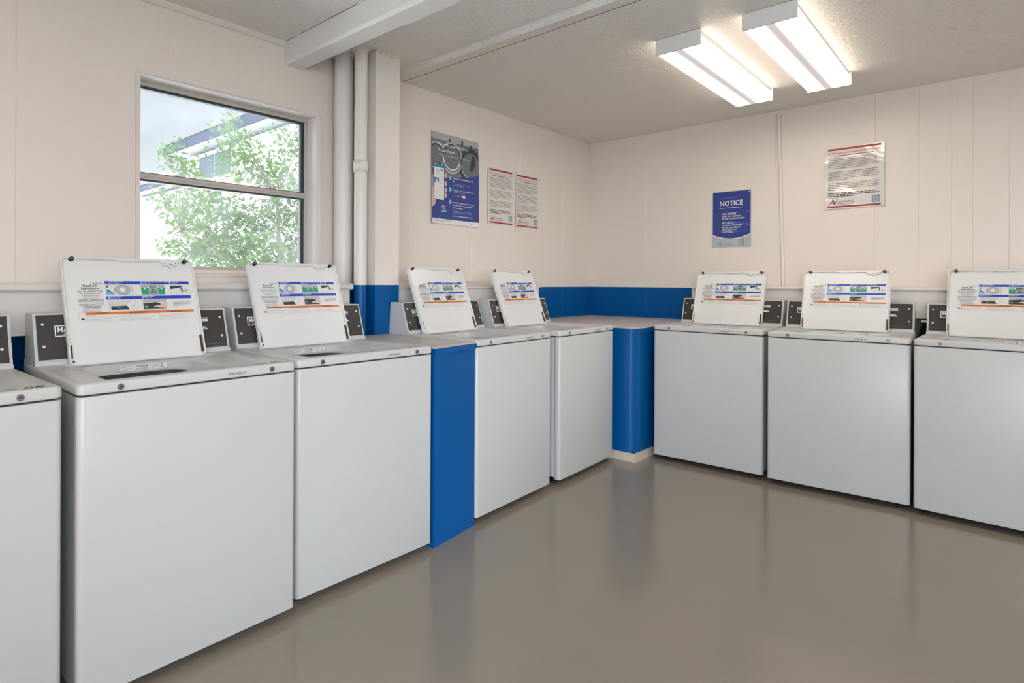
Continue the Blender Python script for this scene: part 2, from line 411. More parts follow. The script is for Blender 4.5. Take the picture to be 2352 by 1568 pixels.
# ---- column
def fr(b):
    box(b, XL, -2.57, 2.090, 2.266, ZBLUE + .02, ZC); box(b, XL, -2.57, 2.090, 2.266, 0, ZBLUE + .02, 1)
    box(b, -2.574, -2.566, 2.086, 2.104, ZBLUE + .02, ZC); box(b, -2.574, -2.566, 2.086, 2.104, 0, ZBLUE + .02, 1)
    for i in range(9): box(b, -2.60, -2.562 + random.uniform(-.003, .003), 2.088 + i * .02, 2.108 + i * .02, ZC - random.uniform(.006, .013), ZC)
st(mk('trim_7', fr, ['trim', 'blue'], bevel=.003), 'square column painted beige above and blue below')

# ---- pipes
def pipe(name, x, y, r, z0, z1, coup=None, ztop_r=None):
    def fn(b):
        cyl(b, (x, y, ZBLUE + .02), (x, y, z1), r, ztop_r or r, 28, 0, False); cyl(b, (x, y, z0), (x, y, ZBLUE + .02), r, r, 28, 1, False)
        cyl(b, (x, y, ZC - .012), (x, y, ZC), r + .012, r + .014, 28, 0)
        if coup:
            cyl(b, (x, y, coup[0]), (x, y, coup[1]), r + .007, r + .007, 28, 0); cyl(b, (x, y, coup[1]), (x, y, coup[1] + .006), r + .007, r + .001, 28, 0)
    return mk(name, fn, ['pipe', 'blue'])
tag(pipe('drain_pipe', -2.775, 2.022, .052, .0, ZC - .01), 'thick painted drain pipe against the wall, nearer the window', 'pipe', 'painted pipes beside the column')
tag(pipe('drain_pipe', -2.625, 2.030, .036, .0, ZC - .01, (1.815, 1.875)), 'thinner painted drain pipe with a coupling, nearer the square column', 'pipe', 'painted pipes beside the column')
def fr(b):
    cyl(b, (-1.256, YB - .012, 2.47), (-1.221, YB - .012, 1.19), .0115, .0115, 14)
    cyl(b, (-1.252, YB - .02, 2.462), (-1.252, YB, 2.462), .016, .016, 14)
    cyl(b, (-1.252, YB - .024, 2.462), (-1.252, YB - .018, 2.462), .006, .006, 10)
    box(b, -1.275, -1.222, YB - .006, YB, 2.14, 2.155)
    box(b, -1.285, -1.278, YB - .006, YB, 2.07, 2.47)
tag(mk('conduit', fr, 'pipe', smooth=.6), 'slim painted conduit running down the far wall between the two notices', 'pipe')

# ---- window
wn = empty('window_1', (XL, WIN[0], WIN[2])); st(wn, 'double-hung metal window in the left wall')
W_, Hh = WIN[1] - WIN[0], WIN[3] - WIN[2]
def fr(b):   # flat casing with an outer bead
    t = .032
    for (y0, y1, z0, z1) in ((-.018, -.0, -.066, Hh + .012), (W_, W_ + t, -.066, Hh + .012), (-.0, W_, Hh, Hh + .014)):
        box(b, 0, .012, y0, y1, z0, z1)
    box(b, .012, .017, -.018, -.012, -.066, Hh + .014); box(b, .012, .017, W_ + t - .006, W_ + t, -.066, Hh + .014); box(b, .012, .017, -.012, W_ + t - .006, Hh + .008, Hh + .014)
    box(b, 0, .012, 0, W_, -.066, -.028); box(b, .012, .020, -.018, W_ + t, -.030, -.020)
mk('window_casing', fr, 'trim', wn, bevel=.002)
def fr(b):   # reveals
    box(b, -.149, -.001, -.006, 0, 0, Hh); box(b, -.149, -.001, W_, W_ + .006, 0, Hh); box(b, -.149, -.001, -.006, W_ + .006, Hh, Hh + .006)
    prism(b, [(-.145, .004), (-.09, .010), (.018, -.020), (.018, -.028), (-.145, -.028)], 0, W_, axis='y')
mk('window_reveal', fr, 'trim', wn)
XG = -.09
def fr(b):
    box(b, XG - .03, XG + .012, 0, .026, 0.01, Hh); box(b, XG - .03, XG + .012, W_ - .020, W_, .01, Hh)
    box(b, XG - .03, XG + .018, 0, W_, Hh - .022, Hh); box(b, XG - .03, XG + .012, 0, W_, .0, .018)
    box(b, XG - .012, XG + .022, .018, W_ - .020, .418, .447); box(b, XG - .012, XG + .027, .018, W_ - .020, .430, .438)
mk('window_frame', fr, 'alu', wn, bevel=.002)
def fr(b):
    box(b, XG - .02, XG + .006, W_ - .038, W_ - .020, .018, Hh - .022); box(b, XG - .02, XG + .010, .026, W_ - .02, Hh - .034, Hh - .022)
    box(b, XG - .012, XG + .014, .02, W_ - .02, .410, .418); box(b, XG - .012, XG + .012, .02, W_ - .02, .447, .452)
    box(b, XG + .006, XG + .012, W_ - .03, W_ - .024, .46, Hh - .08)
mk('weather_strip', fr, 'aludk', wn)
s1 = mk('upper_pane', lambda b: box(b, XG - .010, XG - .007, .026, W_ - .038, .447, Hh - .034), 'glass', wn)
s2 = mk('lower_pane', lambda b: box(b, XG - .002, XG + .001, .018, W_ - .028, .018, .414), 'glass', wn)

# ================================================================== WASHERS
W, SEAM, DK, DEP = .686, .8851, .9204, .655
def build_washer():
    root = empty('washing_machine')
    def fr(b):
        x0, x1, y0, y1, z0, z1 = .004, W - .004, .040, DEP - .005, .045, SEAM - .006
        box(b, x0, x0 + .02, y0, y1, z0, z1); box(b, x1 - .02, x1, y0, y1, z0, z1); box(b, x0 + .02, x1 - .02, y0, y0 + .02, z0, z1); box(b, x0 + .02, x1 - .02, y1 - .02, y1, z0, z1); box(b, x0 + .02, x1 - .02, y0 + .02, y1 - .02, z0, z0 + .02)
    mk('cabinet', fr, 'cab', root)
    def fr(b):
        prism(b, rrect(0, W, 0, .036, .016, 5, (1, 1, 0, 0)), .033, SEAM - .0025)
    bm = bmesh.new(); fr(bm); bmesh.ops.remove_doubles(bm, verts=bm.verts, dist=1e-5)
    link('front_panel', fin(bm, .6, .0035, 2), 'white', root)
    mk('gap_shade', lambda b: (box(b, .012, .03, .014, DEP - .02, SEAM - .010, SEAM + .008), box(b, W - .03, W - .012, .014, DEP - .02, SEAM - .010, SEAM + .008),
       box(b, .03, W - .03, .014, .032, SEAM - .010, SEAM + .008), box(b, .03, W - .03, DEP - .038, DEP - .02, SEAM - .010, SEAM + .008)), 'gap', root)  # black collar set in the seam to paint its shade
    mk('base_frame', lambda b: box(b, .03, W - .03, .07, DEP - .03, .022, .045), 'gap', root)
    for x, y in ((.045, .07), (W - .045, .07), (.045, DEP - .06), (W - .045, DEP - .06)):
        mk('foot', lambda b: (cyl(b, (x, y, 0), (x, y, .012), .018, .018, 14), cyl(b, (x, y, .012), (x, y, .03), .007, .007, 10)), 'gap', root)
    # deck: outer shell with a recess and a big opening into the tub
    bm = bmesh.new(); S = 8
    def loop(pts, z, mi=0): return [bm.verts.new((x, y, z(x, y) if callable(z) else z)) for x, y in pts]
    def bridge(a, c, mi=0):
        n = len(a)
        for i in range(n):
            q = bm.faces.new((a[i], a[(i + 1) % n], c[(i + 1) % n], c[i])); q.material_index = mi
    E_ = -.001
    L = []
    b0 = SEAM + .0025
    for ins, z in ((.003, b0), (0, b0 + .003), (0, DK - .010), (.0015, DK - .005), (.005, DK - .0015), (.011, DK)):
        L.append(loop(rrect(E_ + ins, W - E_ - ins, E_ + ins, DEP - ins, max(.004, .018 - ins * .5), S), z))
    rec = (.070, .612, .034, .470)
    L.append(loop(rrect(*rec, .030, S), DK))
    L.append(loop(rrect(rec[0] + .004, rec[1] - .004, rec[2] + .004, rec[3] - .004, .028, S), DK - .002))
    L.append(loop(rrect(rec[0] + .012, rec[1] - .016, rec[2] + .008, rec[3] - .010, .024, S), DK - .009))
    op = (.100, .478, .050, .452)
    L.append(loop(rrect(*op, .055, S), DK - .010))
    L.append(loop(rrect(op[0] + .006, op[1] - .006, op[2] + .006, op[3] - .006, .052, S), DK - .014))
    for a, c in zip(L, L[1:]): bridge(a, c)
    dk = link('deck', fin(bm, .7), 'white', root)
    # tub: sloping white ring, then dark drum
    bm = bmesh.new()
    R1 = loop(rrect(op[0] + .004, op[1] - .004, op[2] + .004, op[3] - .004, .053, S), DK - .013)
    R2 = loop(rrect(op[0] + .010, op[1] - .010, op[2] + .010, op[3] - .018, .06, S), DK - .041)
    R3 = loop(rrect(op[0] + .035, op[1] - .035, op[2] + .03, op[3] - .026, .08, S), DK - .044)
    bridge(R1, R2); bridge(R2, R3)
    link('tub_ring', fin(bm, .8), 'cab', root)
    bm = bmesh.new()
    R3 = loop(rrect(op[0] + .035, op[1] - .035, op[2] + .03, op[3] - .026, .08, S), DK - .045)
    R4 = loop(rrect(op[0] + .02, op[1] - .02, op[2] + .02, op[3] - .03, .15, S), DK - .30)
    bridge(R3, R4); bm.faces.new(R4)
    link('drum', fin(bm, .8), 'tub', root)
    # rating label on the far wall of the tub ring
    yb0, yb1, zb0, zb1 = op[3] - .004, op[3] - .018, DK - .013, DK - .041
    nx = Vector((0, yb0 - yb1, zb0 - zb1)).normalized(); nn = Vector((0, -nx.z, nx.y))
    pr = Print(.0003, lambda x, y, z: tuple(Vector((x, yb1, zb1)) + nx * (y * .66 - .003) + nn * (z + .0012)))
    pr.rect(.245, .010, .405, .040, 'lbl')
    pr.text('MAYTAG', .250, .029, .007, 'inkd'); pr.lines(.250, .284, .023, .006, 2, .002, 'inkg')
    for i in range(26): pr.rect(.298 + i * .0017, .027, .298 + i * .0017 + random.choice((.0006, .0011)), .036, 'inkd', 2)
    for i in range(24): pr.rect(.300 + i * .0016, .014, .300 + i * .0016 + random.choice((.0006, .001)), .022, 'inkg', 2)
    pr.lines(.352, .382, .031, .007, 3, .002, 'inkg'); pr.frame(.386, .013, .393, .037, .0018, 'inkd', 2)
    pr.build('rating_label', root)
    # keyed lock bolts and number on the deck front
    for u in (.108, .590):
        lk = mk('lock_bolt', lambda b: (cyl(b, (u, -.0035, .902), (u, .002, .902), .0092, .0092, 20), cyl(b, (u, -.0065, .902), (u, -.0035, .902), .0052, .0068, 20)), 'bolt', root, smooth=.6)
        mk('lock_ring', lambda b: cyl(b, (u, -.0022, .902), (u, .001, .902), .0118, .0118, 20), 'white', lk)
        mk('keyhole', lambda b: box(b, u - .004, u + .004, -.0072, -.006, .9008, .9032), 'gap', lk)
    # console
    kz = .9318
    prof = [(.4974, kz), (.5474, 1.0931), (.640, 1.0931), (.648, kz), ]
    def fr(b):
        prism(b, prof, .005, W - .005, axis='x'); box(b, .004, W - .004, .490, .652, DK - .002, kz)
    mk('console', fr, 'cab', root, bevel=.003)
    up = Vector((0, .05, .1613)); hlen = up.length; up.normalize(); nn = Vector((0, -up.z, up.y))
    P0 = Vector((0, .4974, kz))
    cp = bmesh.new()
    vs = []
    for (x0, x1, y0, y1, z0, z1) in ((.014, W - .014, .006, hlen - .006, .0004, .0028),):
        v = box(cp, x0, x1, y0, y1, z0, z1)
        for q in v: q.co = P0 + Vector((q.co.x, 0, 0)) + up * q.co.y + nn * q.co.z
    me = fin(cp, None, .0008)
    pan = link('console_panel', me, 'dark', root)
    for x in (.032, W - .032):
        for y in (.052, .130):
            def fr(b):
                c = P0 + Vector((x, 0, 0)) + up * y
                cyl(b, c + nn * .0024, c + nn * .0050, .0052, .0042, 16)
                for i in range(0): pass
            mk('screw', fr, 'screw', pan, smooth=.6)
    fm = lambda x, y, z: tuple(P0 + Vector((x, 0, 0)) + up * y + nn * (.0030 + z))
    pr = Print(.0003, fm)
    pr.rect(.066, .085, .176, .124, 'wht'); pr.rect(.069, .088, .173, .121, 'ph3', 2)
    pr.text('MAYTAG', .074, .101, .0165, 'wht', 3, wid=.094, bold=True); pr.text('COMMERCIAL', .092, .0895, .0072, 'wht', 3, wid=.062, bold=True)
    pr.build('brand_badge', pan)
    pr = Print(.0003, fm)
    for i in range(3): pr.rect(.556, .128 - i * .006, .602, .1315 - i * .006, 'wht', 1)
    pr.rect(.547, .116, .551, .1315, 'wht', 1)
    pr.poly([(.545, .081), (.600, .081), (.588, .094), (.556, .094)], 'wht', 1); pr.poly([(.553, .0845), (.592, .0845), (.585, .091), (.560, .091)], 'ph3', 2)
    pr.ell(.5725, .0875, .012, .0028, 'wht', 3)
    pr.rect(.46, .05, .54, .051, 'inkg', 1)
    pr.rect(.53, .020, .645, .0208, 'inkg', 1)
    pr.build('console_print', pan)
    # ---- lid, opened and leaning back
    la, lw, lh = .3551, .470, .404
    lid = empty('lid', (.0944, .4541, .9133), 0, root); lid.rotation_euler = (PI / 2 - la, 0, 0)
    # lid frame: x right, y up along the lid, z towards the room (underside of the lid)
    bm = bmesh.new()
    o = rrect(0, lw, 0, lh, .022, 6)
    prism(bm, o, -.016, -.004)
    n = len(o)
    rim = []
    for ins, z in ((0, -.004), (.0, .004), (.0015, .0065), (.0045, .0065), (.006, .004), (.007, -.003)):
        rr = rrect(ins, lw - ins, ins, lh - ins, .022 - ins * .6, 6)
        # the free edge of the lid steps inwards past the middle
        v = []
        for x, y in rr: v.append(bm.verts.new((x, y, z)))
        rim.append(v)
    for a, c in zip(rim, rim[1:]):
        for i in range(n): bm.faces.new((a[i], a[(i + 1) % n], c[(i + 1) % n], c[i]))
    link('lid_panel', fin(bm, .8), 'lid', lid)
    # step in the front edge
    def fr(b):
        prism(b, [(.035, lh - .003), (.19, lh - .003), (.205, lh - .003), (.33, lh - .003), (lw - .05, lh - .003), (lw - .05, lh - .010), (.345, lh - .010), (.21, lh - .0135), (.18, lh - .0085), (.035, lh - .0085)], -.004, .005)
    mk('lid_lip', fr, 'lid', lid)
    def fr(b):
        prism(b, [(.333, lh - .005), (.455 - .03, lh - .005), (.425, lh - .009), (.412, lh - .014), (.404, lh - .026), (.352, lh - .026), (.344, lh - .014), (.333, lh - .009)], -.004, .0062)
        cyl(b, (.379, lh - .028, -.003), (.379, lh - .028, .006), .007, .007, 12)
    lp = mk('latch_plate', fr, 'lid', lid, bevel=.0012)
    def fr(b):
        for x in (.357, .400): cyl(b, (x, lh - .017, .006), (x, lh - .017, .0068), .0026, .0026, 10)
        box(b, .374, .386, lh - .0225, lh - .0205, .006, .0068)
    mk('latch_hole', fr, 'gap', lp)
    for x in (.036, lw - .034):
        bmp = mk('bumper', lambda b: cyl(b, (x, lh - .008, -.003), (x, lh - .008, .011), .0085, .0075, 20), 'gap', lid, smooth=.6)
        mk('bumper_pin', lambda b: cyl(b, (x, lh - .008, .010), (x, lh - .008, .0118), .0034, .003, 14), 'hose', bmp, smooth=.6)
    def fr(b):
        box(b, lw - .016, lw - .009, .022, .085, -.003, .0035); cyl(b, (lw - .013, .022, -.003), (lw - .013, .022, .0062), .0045, .0045, 12)
    hg = mk('hinge', fr, 'rust', lid)
    def fr(b):
        box(b, .0085, .0115, .030, .075, -.003, .0030); cyl(b, (.012, .016, -.003), (.012, .016, .0050), .0038, .0038, 12)
    mk('hinge', fr, 'rust', lid)
    # ---- instruction label printed on the underside
    pr = Print(.0003, lambda x, y, z: (x, y, -.0037 + z))
    X = lambda s: .007 + s * (lw - .014)
    Y = lambda t: lh - .006 - t * (lh - .012)
    R = lambda s0, t0, s1, t1, k, lay=1: pr.rect(X(s0), Y(t1), X(s1), Y(t0), k, lay)
    R(.285, .215, .958, .247, 'royal'); R(.285, .368, .958, .400, 'royal')
    for s, t, dg, tx, ty in ((.295, .240, '1', 'ADD DETERGENT', 'Agregue detergente'), (.555, .240, '2', 'ADD CLOTHES - DO NOT OVERLOAD', 'Agregue la ropa'), (.787, .240, '3', 'CLOSE LID', 'Cierre la tapa'), (.295, .393, '4', 'SELECT CYCLE', 'Seleccione el ciclo'), (.555, .393, '5', 'PRESS START', 'Presione Inicio')):
        pr.text(dg, X(s), Y(t), .0085, 'wht', 2, bold=True); pr.text(tx, X(s + .018), Y(t - .012), .0042, 'wht', 2, bold=True); pr.text(ty, X(s + .018), Y(t - .001), .003, 'wht', 2)
    pr.poly([(X(.195), Y(.248)), (X(.255), Y(.248)), (X(.255), Y(.252)), (X(.270), Y(.240)), (X(.255), Y(.226)), (X(.255), Y(.230)), (X(.195), Y(.230))], 'lgrn', 1)
    pr.text('START HERE', X(.2), Y(.243), .0032, 'wht', 2)
    # 1 basket with bottle
    pr.frame(X(.287), Y(.355), X(.487), Y(.252), .0008, 'inkl', 1)
    pr.ell(X(.41), Y(.305), .026, .0195, 'ph2', 2); pr.ell(X(.412), Y(.303), .021, .016, 'inkl', 3); pr.ell(X(.41), Y(.30), .010, .009, 'lbl', 4)
    pr.ring(X(.41), Y(.305), .0275, .0205, .0012, 'ph1', 3); pr.ring(X(.405), Y(.305), .036, .021, .0007, 'inkg', 1, a0=-1.1, a1=1.1); pr.ring(X(.405), Y(.305), .041, .021, .0006, 'inkg', 1, a0=-.9, a1=.9)
    pr.poly([(X(.283), Y(.358)), (X(.35), Y(.358)), (X(.345), Y(.33)), (X(.325), Y(.318)), (X(.305), Y(.298)), (X(.288), Y(.305))], 'sky', 2)
    pr.poly([(X(.291), Y(.300)), (X(.303), Y(.296)), (X(.315), Y(.312)), (X(.34), Y(.328)), (X(.33), Y(.336)), (X(.30), Y(.325))], 'skyd', 3)
    pr.poly([(X(.292), Y(.27)), (X(.302), Y(.255)), (X(.308), Y(.272)), (X(.298), Y(.282))], 'inkd', 3)
    # 2 green fill diagram
    R(.555, .252, .745, .355, 'green'); R(.557, .2535, .743, .283, 'ph2', 2)
    pr.poly([(X(.612), Y(.350)), (X(.615), Y(.262)), (X(.688), Y(.262)), (X(.692), Y(.350))], 'ph2', 2)
    pr.poly([(X(.622), Y(.345)), (X(.624), Y(.29)), (X(.64), Y(.30)), (X(.65), Y(.285)), (X(.665), Y(.31)), (X(.68), Y(.30)), (X(.683), Y(.345))], 'ph1', 3)
    for s in (.63, .65, .67): pr.ell(X(s), Y(.31), .0035, .005, 'green' if s == .65 else 'lblue', 4)
    for s in (.585, .72): pr.poly([(X(s - .02), Y(.30)), (X(s + .02), Y(.30)), (X(s), Y(.32))], 'skyd', 2); pr.ell(X(s), Y(.293), .004, .0028, 'lbl', 3)
    for s in (.612, .688): pr.ell(X(s), Y(.272), .003, .004, 'lbl', 4)
    # 3 closing lid
    pr.frame(X(.79), Y(.355), X(.955), Y(.252), .0007, 'inkl', 1)
    pr.poly([(X(.792), Y(.262)), (X(.885), Y(.262)), (X(.90), Y(.275)), (X(.795), Y(.298))], 'ph3', 2); pr.poly([(X(.795), Y(.318)), (X(.825), Y(.29)), (X(.875), Y(.284)), (X(.885), Y(.318))], 'inkl', 2)
    pr.poly([(X(.80), Y(.320)), (X(.83), Y(.294)), (X(.87), Y(.29)), (X(.875), Y(.320))], 'lbl', 3); pr.poly([(X(.88), Y(.285)), (X(.892), Y(.283)), (X(.90), Y(.33)), (X(.89), Y(.325))], 'inkd', 3)
    pr.poly([(X(.90), Y(.30)), (X(.93), Y(.295)), (X(.95), Y(.315)), (X(.92), Y(.33))], 'inkl', 2); pr.rect(X(.80), Y(.341), X(.95), Y(.339), 'inkg', 2)
    # 4 and 5 panels
    pr.frame(X(.297), Y(.508), X(.50), Y(.405), .0008, 'inkl', 1); pr.lines(X(.30), X(.47), Y(.418), .0042, 8, .0016, 'inkl', last=.5)
    pr.poly([(X(.312), Y(.503)), (X(.312), Y(.468)), (X(.43), Y(.464)), (X(.448), Y(.503))], 'ph3', 3); pr.rect(X(.355), Y(.485), X(.38), Y(.478), 'inkg', 4)
    pr.poly([(X(.44), Y(.44)), (X(.49), Y(.448)), (X(.498), Y(.505)), (X(.455), Y(.505)), (X(.43), Y(.465))], 'lbl', 3); pr.frame(X(.468), Y(.492), X(.486), Y(.455), .0009, 'inkg', 4)
    pr.frame(X(.555), Y(.508), X(.745), Y(.405), .0008, 'inkl', 1); R(.557, .407, .743, .435, 'inkl', 2)
    pr.poly([(X(.557), Y(.506)), (X(.557), Y(.445)), (X(.66), Y(.435)), (X(.69), Y(.446)), (X(.735), Y(.506))], 'ph3', 3); pr.rect(X(.565), Y(.492), X(.592), Y(.468), 'inkg', 4)
    pr.poly([(X(.635), Y(.482)), (X(.66), Y(.468)), (X(.69), Y(.462)), (X(.742), Y(.435)), (X(.742), Y(.498)), (X(.68), Y(.492)), (X(.665), Y(.485)), (X(.645), Y(.490))], 'skin', 5)
    pr.lines(X(.80), X(.95), Y(.44), .0055, 2, .0018, 'inkg', last=.98); pr.lines(X(.80), X(.95), Y(.462), .0055, 2, .0018, 'inkg', last=.7)
    # text column
    cx = X(.175)
    pr.text('Read All', cx, Y(.272), .0090, 'inkd', 2, center=True, bold=True); pr.text('Instructions', cx, Y(.296), .0082, 'inkd', 2, center=True, bold=True)
    pr.text('Lea con cuidado todas', cx, Y(.322), .0070, 'inkg', 2, center=True, wid=.083, bold=True); pr.text('las instrucciones.', cx, Y(.344), .0070, 'inkg', 2, center=True, wid=.070, bold=True)
    pr.lines(X(.115), X(.24), Y(.362), .0045, 3, .0016, 'inkg', center=True, last=.8)
    pr.text('ATENCION A AQUELLOS QUE', cx, Y(.405), .0040, 'inkd', 2, center=True, wid=.080, bold=True); pr.text('USAN SUAVIZANTE DE TELAS', cx, Y(.418), .0040, 'inkd', 2, center=True, wid=.084, bold=True)
    pr.lines(X(.085), X(.265), Y(.432), .0045, 3, .0016, 'inkg', center=True, last=.9); pr.lines(X(.105), X(.245), Y(.466), .0045, 2, .0018, 'inkd', center=True, last=.8)
    pr.lines(X(.11), X(.24), Y(.492), .0045, 3, .0016, 'inkg', center=True, last=1)
    # warning table
    R(.125, .521, .965, .546, 'orange', 1); pr.frame(X(.08), Y(.612), X(.967), Y(.521), .0008, 'inkl', .8)
    for s in (.125, .365, .675): pr.rect(X(s), Y(.612), X(s) + .0008, Y(.521), 'inkg', 2)
    for s, t_ in ((.20, 'WARNING'), (.46, 'AVERTISSEMENT'), (.76, 'ADVERTENCIA')):
        pr.poly([(X(s - .018), Y(.542)), (X(s - .004), Y(.542)), (X(s - .011), Y(.528))], 'inkd', 2); pr.text(t_, X(s), Y(.541), .0052, 'inkd', 2, bold=True)
    pr.poly([(X(.09), Y(.592)), (X(.118), Y(.592)), (X(.114), Y(.578)), (X(.107), Y(.572)), (X(.104), Y(.58)), (X(.098), Y(.570)), (X(.094), Y(.582))], 'inkd', 2)
    for s0, s1 in ((.13, .355), (.372, .665), (.682, .955)): pr.lines(X(s0), X(s1), Y(.563), .0052, 4, .0013, 'inkl', last=.8, jag=.4)
    pr.build('instruction_label', lid)
    return root

proto = build_washer()
def number_label(root, txt, x0, sticker=None):
    pr = Print(.0003, lambda x, y, z: (x, -.0012 - z, y))
    pr.text(txt, x0, .8965, .0085, 'inkd', 1, wid=.0088 * len(txt) * .78)
    pr.build('number_label', root)
    if sticker:
        k, big = sticker
        pr = Print(.0003, lambda x, y, z: (x, y, DK + z))
        pr.rect(.505, .018, .668, .050, 'lbl', 1); pr.rect(.505, .018, .668, .0205, k, 2)
        pr.rect(.512, .0225, .560, .044, 'lbl', 2); pr.lines(.562, .592, .040, .006, 3, .003, k)
        pr.text(big, .603, .0235, .022, k, 3, bold=True, wid=.050)
        pr.build('deck_sticker', root)
side = 'window wall'
specs = [  # base x, y, yaw, is window wall, number, label
 (-1.852, -.245, .038, 1, 'WASHER 08', ('inkd', '08'), 'white top-load washer cut off by the left edge, number sticker on its top'),
 (-1.868, .473, .005, 1, 'WASHER 07', ('inkg', '07'), 'white top-load washer marked 07 with raised lid, largest in front of the window'),
 (-1.903, 1.184, -.019, 1, 'WASHER 06', ('inkg', '06'), 'white top-load washer with raised lid against the tall blue filler panel, nearer the window'),
 (-1.922, 2.214, .035, 1, 'WASHER 05', None, 'white top-load washer with raised lid just beyond the tall blue filler panel'),
 (-1.934, 2.976, .032, 1, 'WASHER 04', None, 'white top-load washer with raised lid beside the corner counter, under the paired red-barred sheets'),
 (-1.779, 3.900, .029, 0, 'WASHER 03', None, 'white top-load washer right of the blue corner cabinet, below the blue notice'),
 (-1.062, 3.897, .053, 0, 'WASHER 02', ('inkg', '02'), 'white top-load washer in the middle of the far wall row, lid glaring'),
 (-.363, 3.913, -.015, 0, 'WASHER 01', None, 'white top-load washer cut off by the right edge of the view'),
]
roots = []
for i, (x, y, a, lw_, num, stk, lab) in enumerate(specs):
    r = proto if i == 0 else copy_tree(proto)
    r.location = (x, y, 0); r.rotation_euler = (0, 0, (PI / 2 if lw_ else 0) + a)
    tag(r, lab, 'washing machine', 'top-load washers along the two walls')
    roots.append((r, num, stk))
for r, num, stk in roots: number_label(r, num, .432, stk)

# ================================================================== blue filler and corner counter
def slab(name, pts, z0, z1, m, parent, bevel=.004):
    return mk(name, lambda b: prism(b, pts, z0, z1), m, parent, bevel=bevel)
fx = empty('filler_cabinet', (-1.90, 1.89, 0)); tag(fx, 'narrow blue panel cabinet with a grey top between two washers', 'cabinet')
T = lambda pts, o: [(x - o[0], y - o[1]) for x, y in pts]
o = (-1.90, 1.89)
slab('cabinet_body', T([(-2.56, 1.893), (-1.894, 1.886), (-1.930, 2.205), (-2.56, 2.184)], o), 0, .905, 'blue', fx)
slab('cabinet_lip', T([(-2.0, 1.886), (-1.880, 1.884), (-1.916, 2.206), (-2.0, 2.204)], o), .880, .905, 'blue', fx, .008)
slab('cabinet_top', T([(-2.565, 1.892), (-1.888, 1.880), (-1.925, 2.208), (-2.565, 2.184)], o), .905, .914, 'conc', fx, .003)
cc = empty('corner_counter', (-1.83, 3.73, 0)); tag(cc, 'blue corner cabinet with a grey countertop between the two rows of washers', 'counter')
o = (-1.83, 3.73)
arc = [(-1.905 + .075 * math.cos(a), 3.805 + .075 * math.sin(a)) for a in [(-PI / 2 + PI / 2 * i / 8) for i in range(9)]]
bodyp = [(XL + .002, 3.70), (-2.02, 3.73)] + arc + [(-1.83, 4.58), (-1.83, YB - .002), (XL + .002, YB - .002)]
slab('counter_body', T(bodyp, o), .055, .895, 'blue', cc, 0)
arc2 = [(-1.893 + .072 * math.cos(a), 3.793 + .072 * math.sin(a)) for a in [(-PI / 2 + PI / 2 * i / 8) for i in range(9)]]
slab('counter_lip', T([(-2.06, 3.722)] + arc2 + [(-1.822, 4.3), (-2.06, 4.3)], o), .868, .897, 'blue', cc, .008)
topp = [(XL + .001, 3.69), (-1.99, 3.69), (-1.97, 3.722)] + arc2 + [(-1.818, 4.0), (-1.795, YB - .001), (XL + .001, YB - .001)]
slab('countertop', T(topp, o), .897, .909, 'conc', cc, .003)
slab('counter_baseboard', T([(-2.02, 3.715), (-1.818, 3.715), (-1.818, 4.0), (-1.838, 4.0), (-1.838, 3.735), (-2.02, 3.735)], o), 0, .056, 'base', cc, .003)
slab('splash_cove', T([(XL + .002, 3.73), (XL + .030, 3.73), (XL + .030, YB - .030), (-1.80, YB - .030), (-1.80, YB - .002), (XL + .002, YB - .002)], o), .909, .935, 'blue', cc, .008)

# ================================================================== ceiling lights
def build_light():
    r = empty('ceiling_light')
    L, hw, h = 1.27, .115, .078
    mk('backing_pan', lambda b: box(b, -hw + .008, hw - .008, .01, L - .01, -.028, -.001), 'white', r, bevel=.002)
    for y0, y1 in ((0, .012), (L - .012, L)):
        mk('end_cap', lambda b: prism(b, [(-hw - .003, -.002), (-hw - .003, -h - .002), (hw + .003, -h - .002), (hw + .003, -.002)], y0, y1, axis='y'), 'beam', r, bevel=.0015)
    def fr(b):
        pts = [(-hw + .004, -.026), (-hw, -.030), (-hw, -h + .006), (-hw + .006, -h), (-hw * .5, -h), (0, -h), (hw * .5, -h), (hw - .006, -h), (hw, -h + .006), (hw, -.030), (hw - .004, -.026)]
        A = [b.verts.new((x, .012, z)) for x, z in pts]; B = [b.verts.new((x, L - .012, z)) for x, z in pts]
        for i in range(len(pts) - 1): b.faces.new((A[i], A[i + 1], B[i + 1], B[i]))
    mk('acrylic_lens', fr, 'lens', r)
    return r
lt = build_light()
LG = 'fluorescent wrap lights on the ceiling'
for i, (x, y, lab) in enumerate([(-1.258, 3.025, 'lit fluorescent ceiling light, the left of the pair'), (-.820, 3.010, 'lit fluorescent ceiling light, the right of the pair'),
                 (-1.25, -1.45, 'added lit ceiling light behind the viewer, window side'), (-.82, -1.45, 'added lit ceiling light behind the viewer, second from the window'),  # unseen lights behind and beside the viewer, added as fill
                 (1.25, -1.45, 'added lit ceiling light behind the viewer, third from the window'), (1.69, -1.45, 'added lit ceiling light behind the viewer, fourth from the window'),
                 (1.35, 2.6, 'added lit ceiling light right of the viewer, window side'), (1.79, 2.6, 'added lit ceiling light right of the viewer, away from the window')]):
    r = lt if i == 0 else copy_tree(lt)
    r.location = (x, y, ZC); tag(r, lab, 'ceiling light', LG)

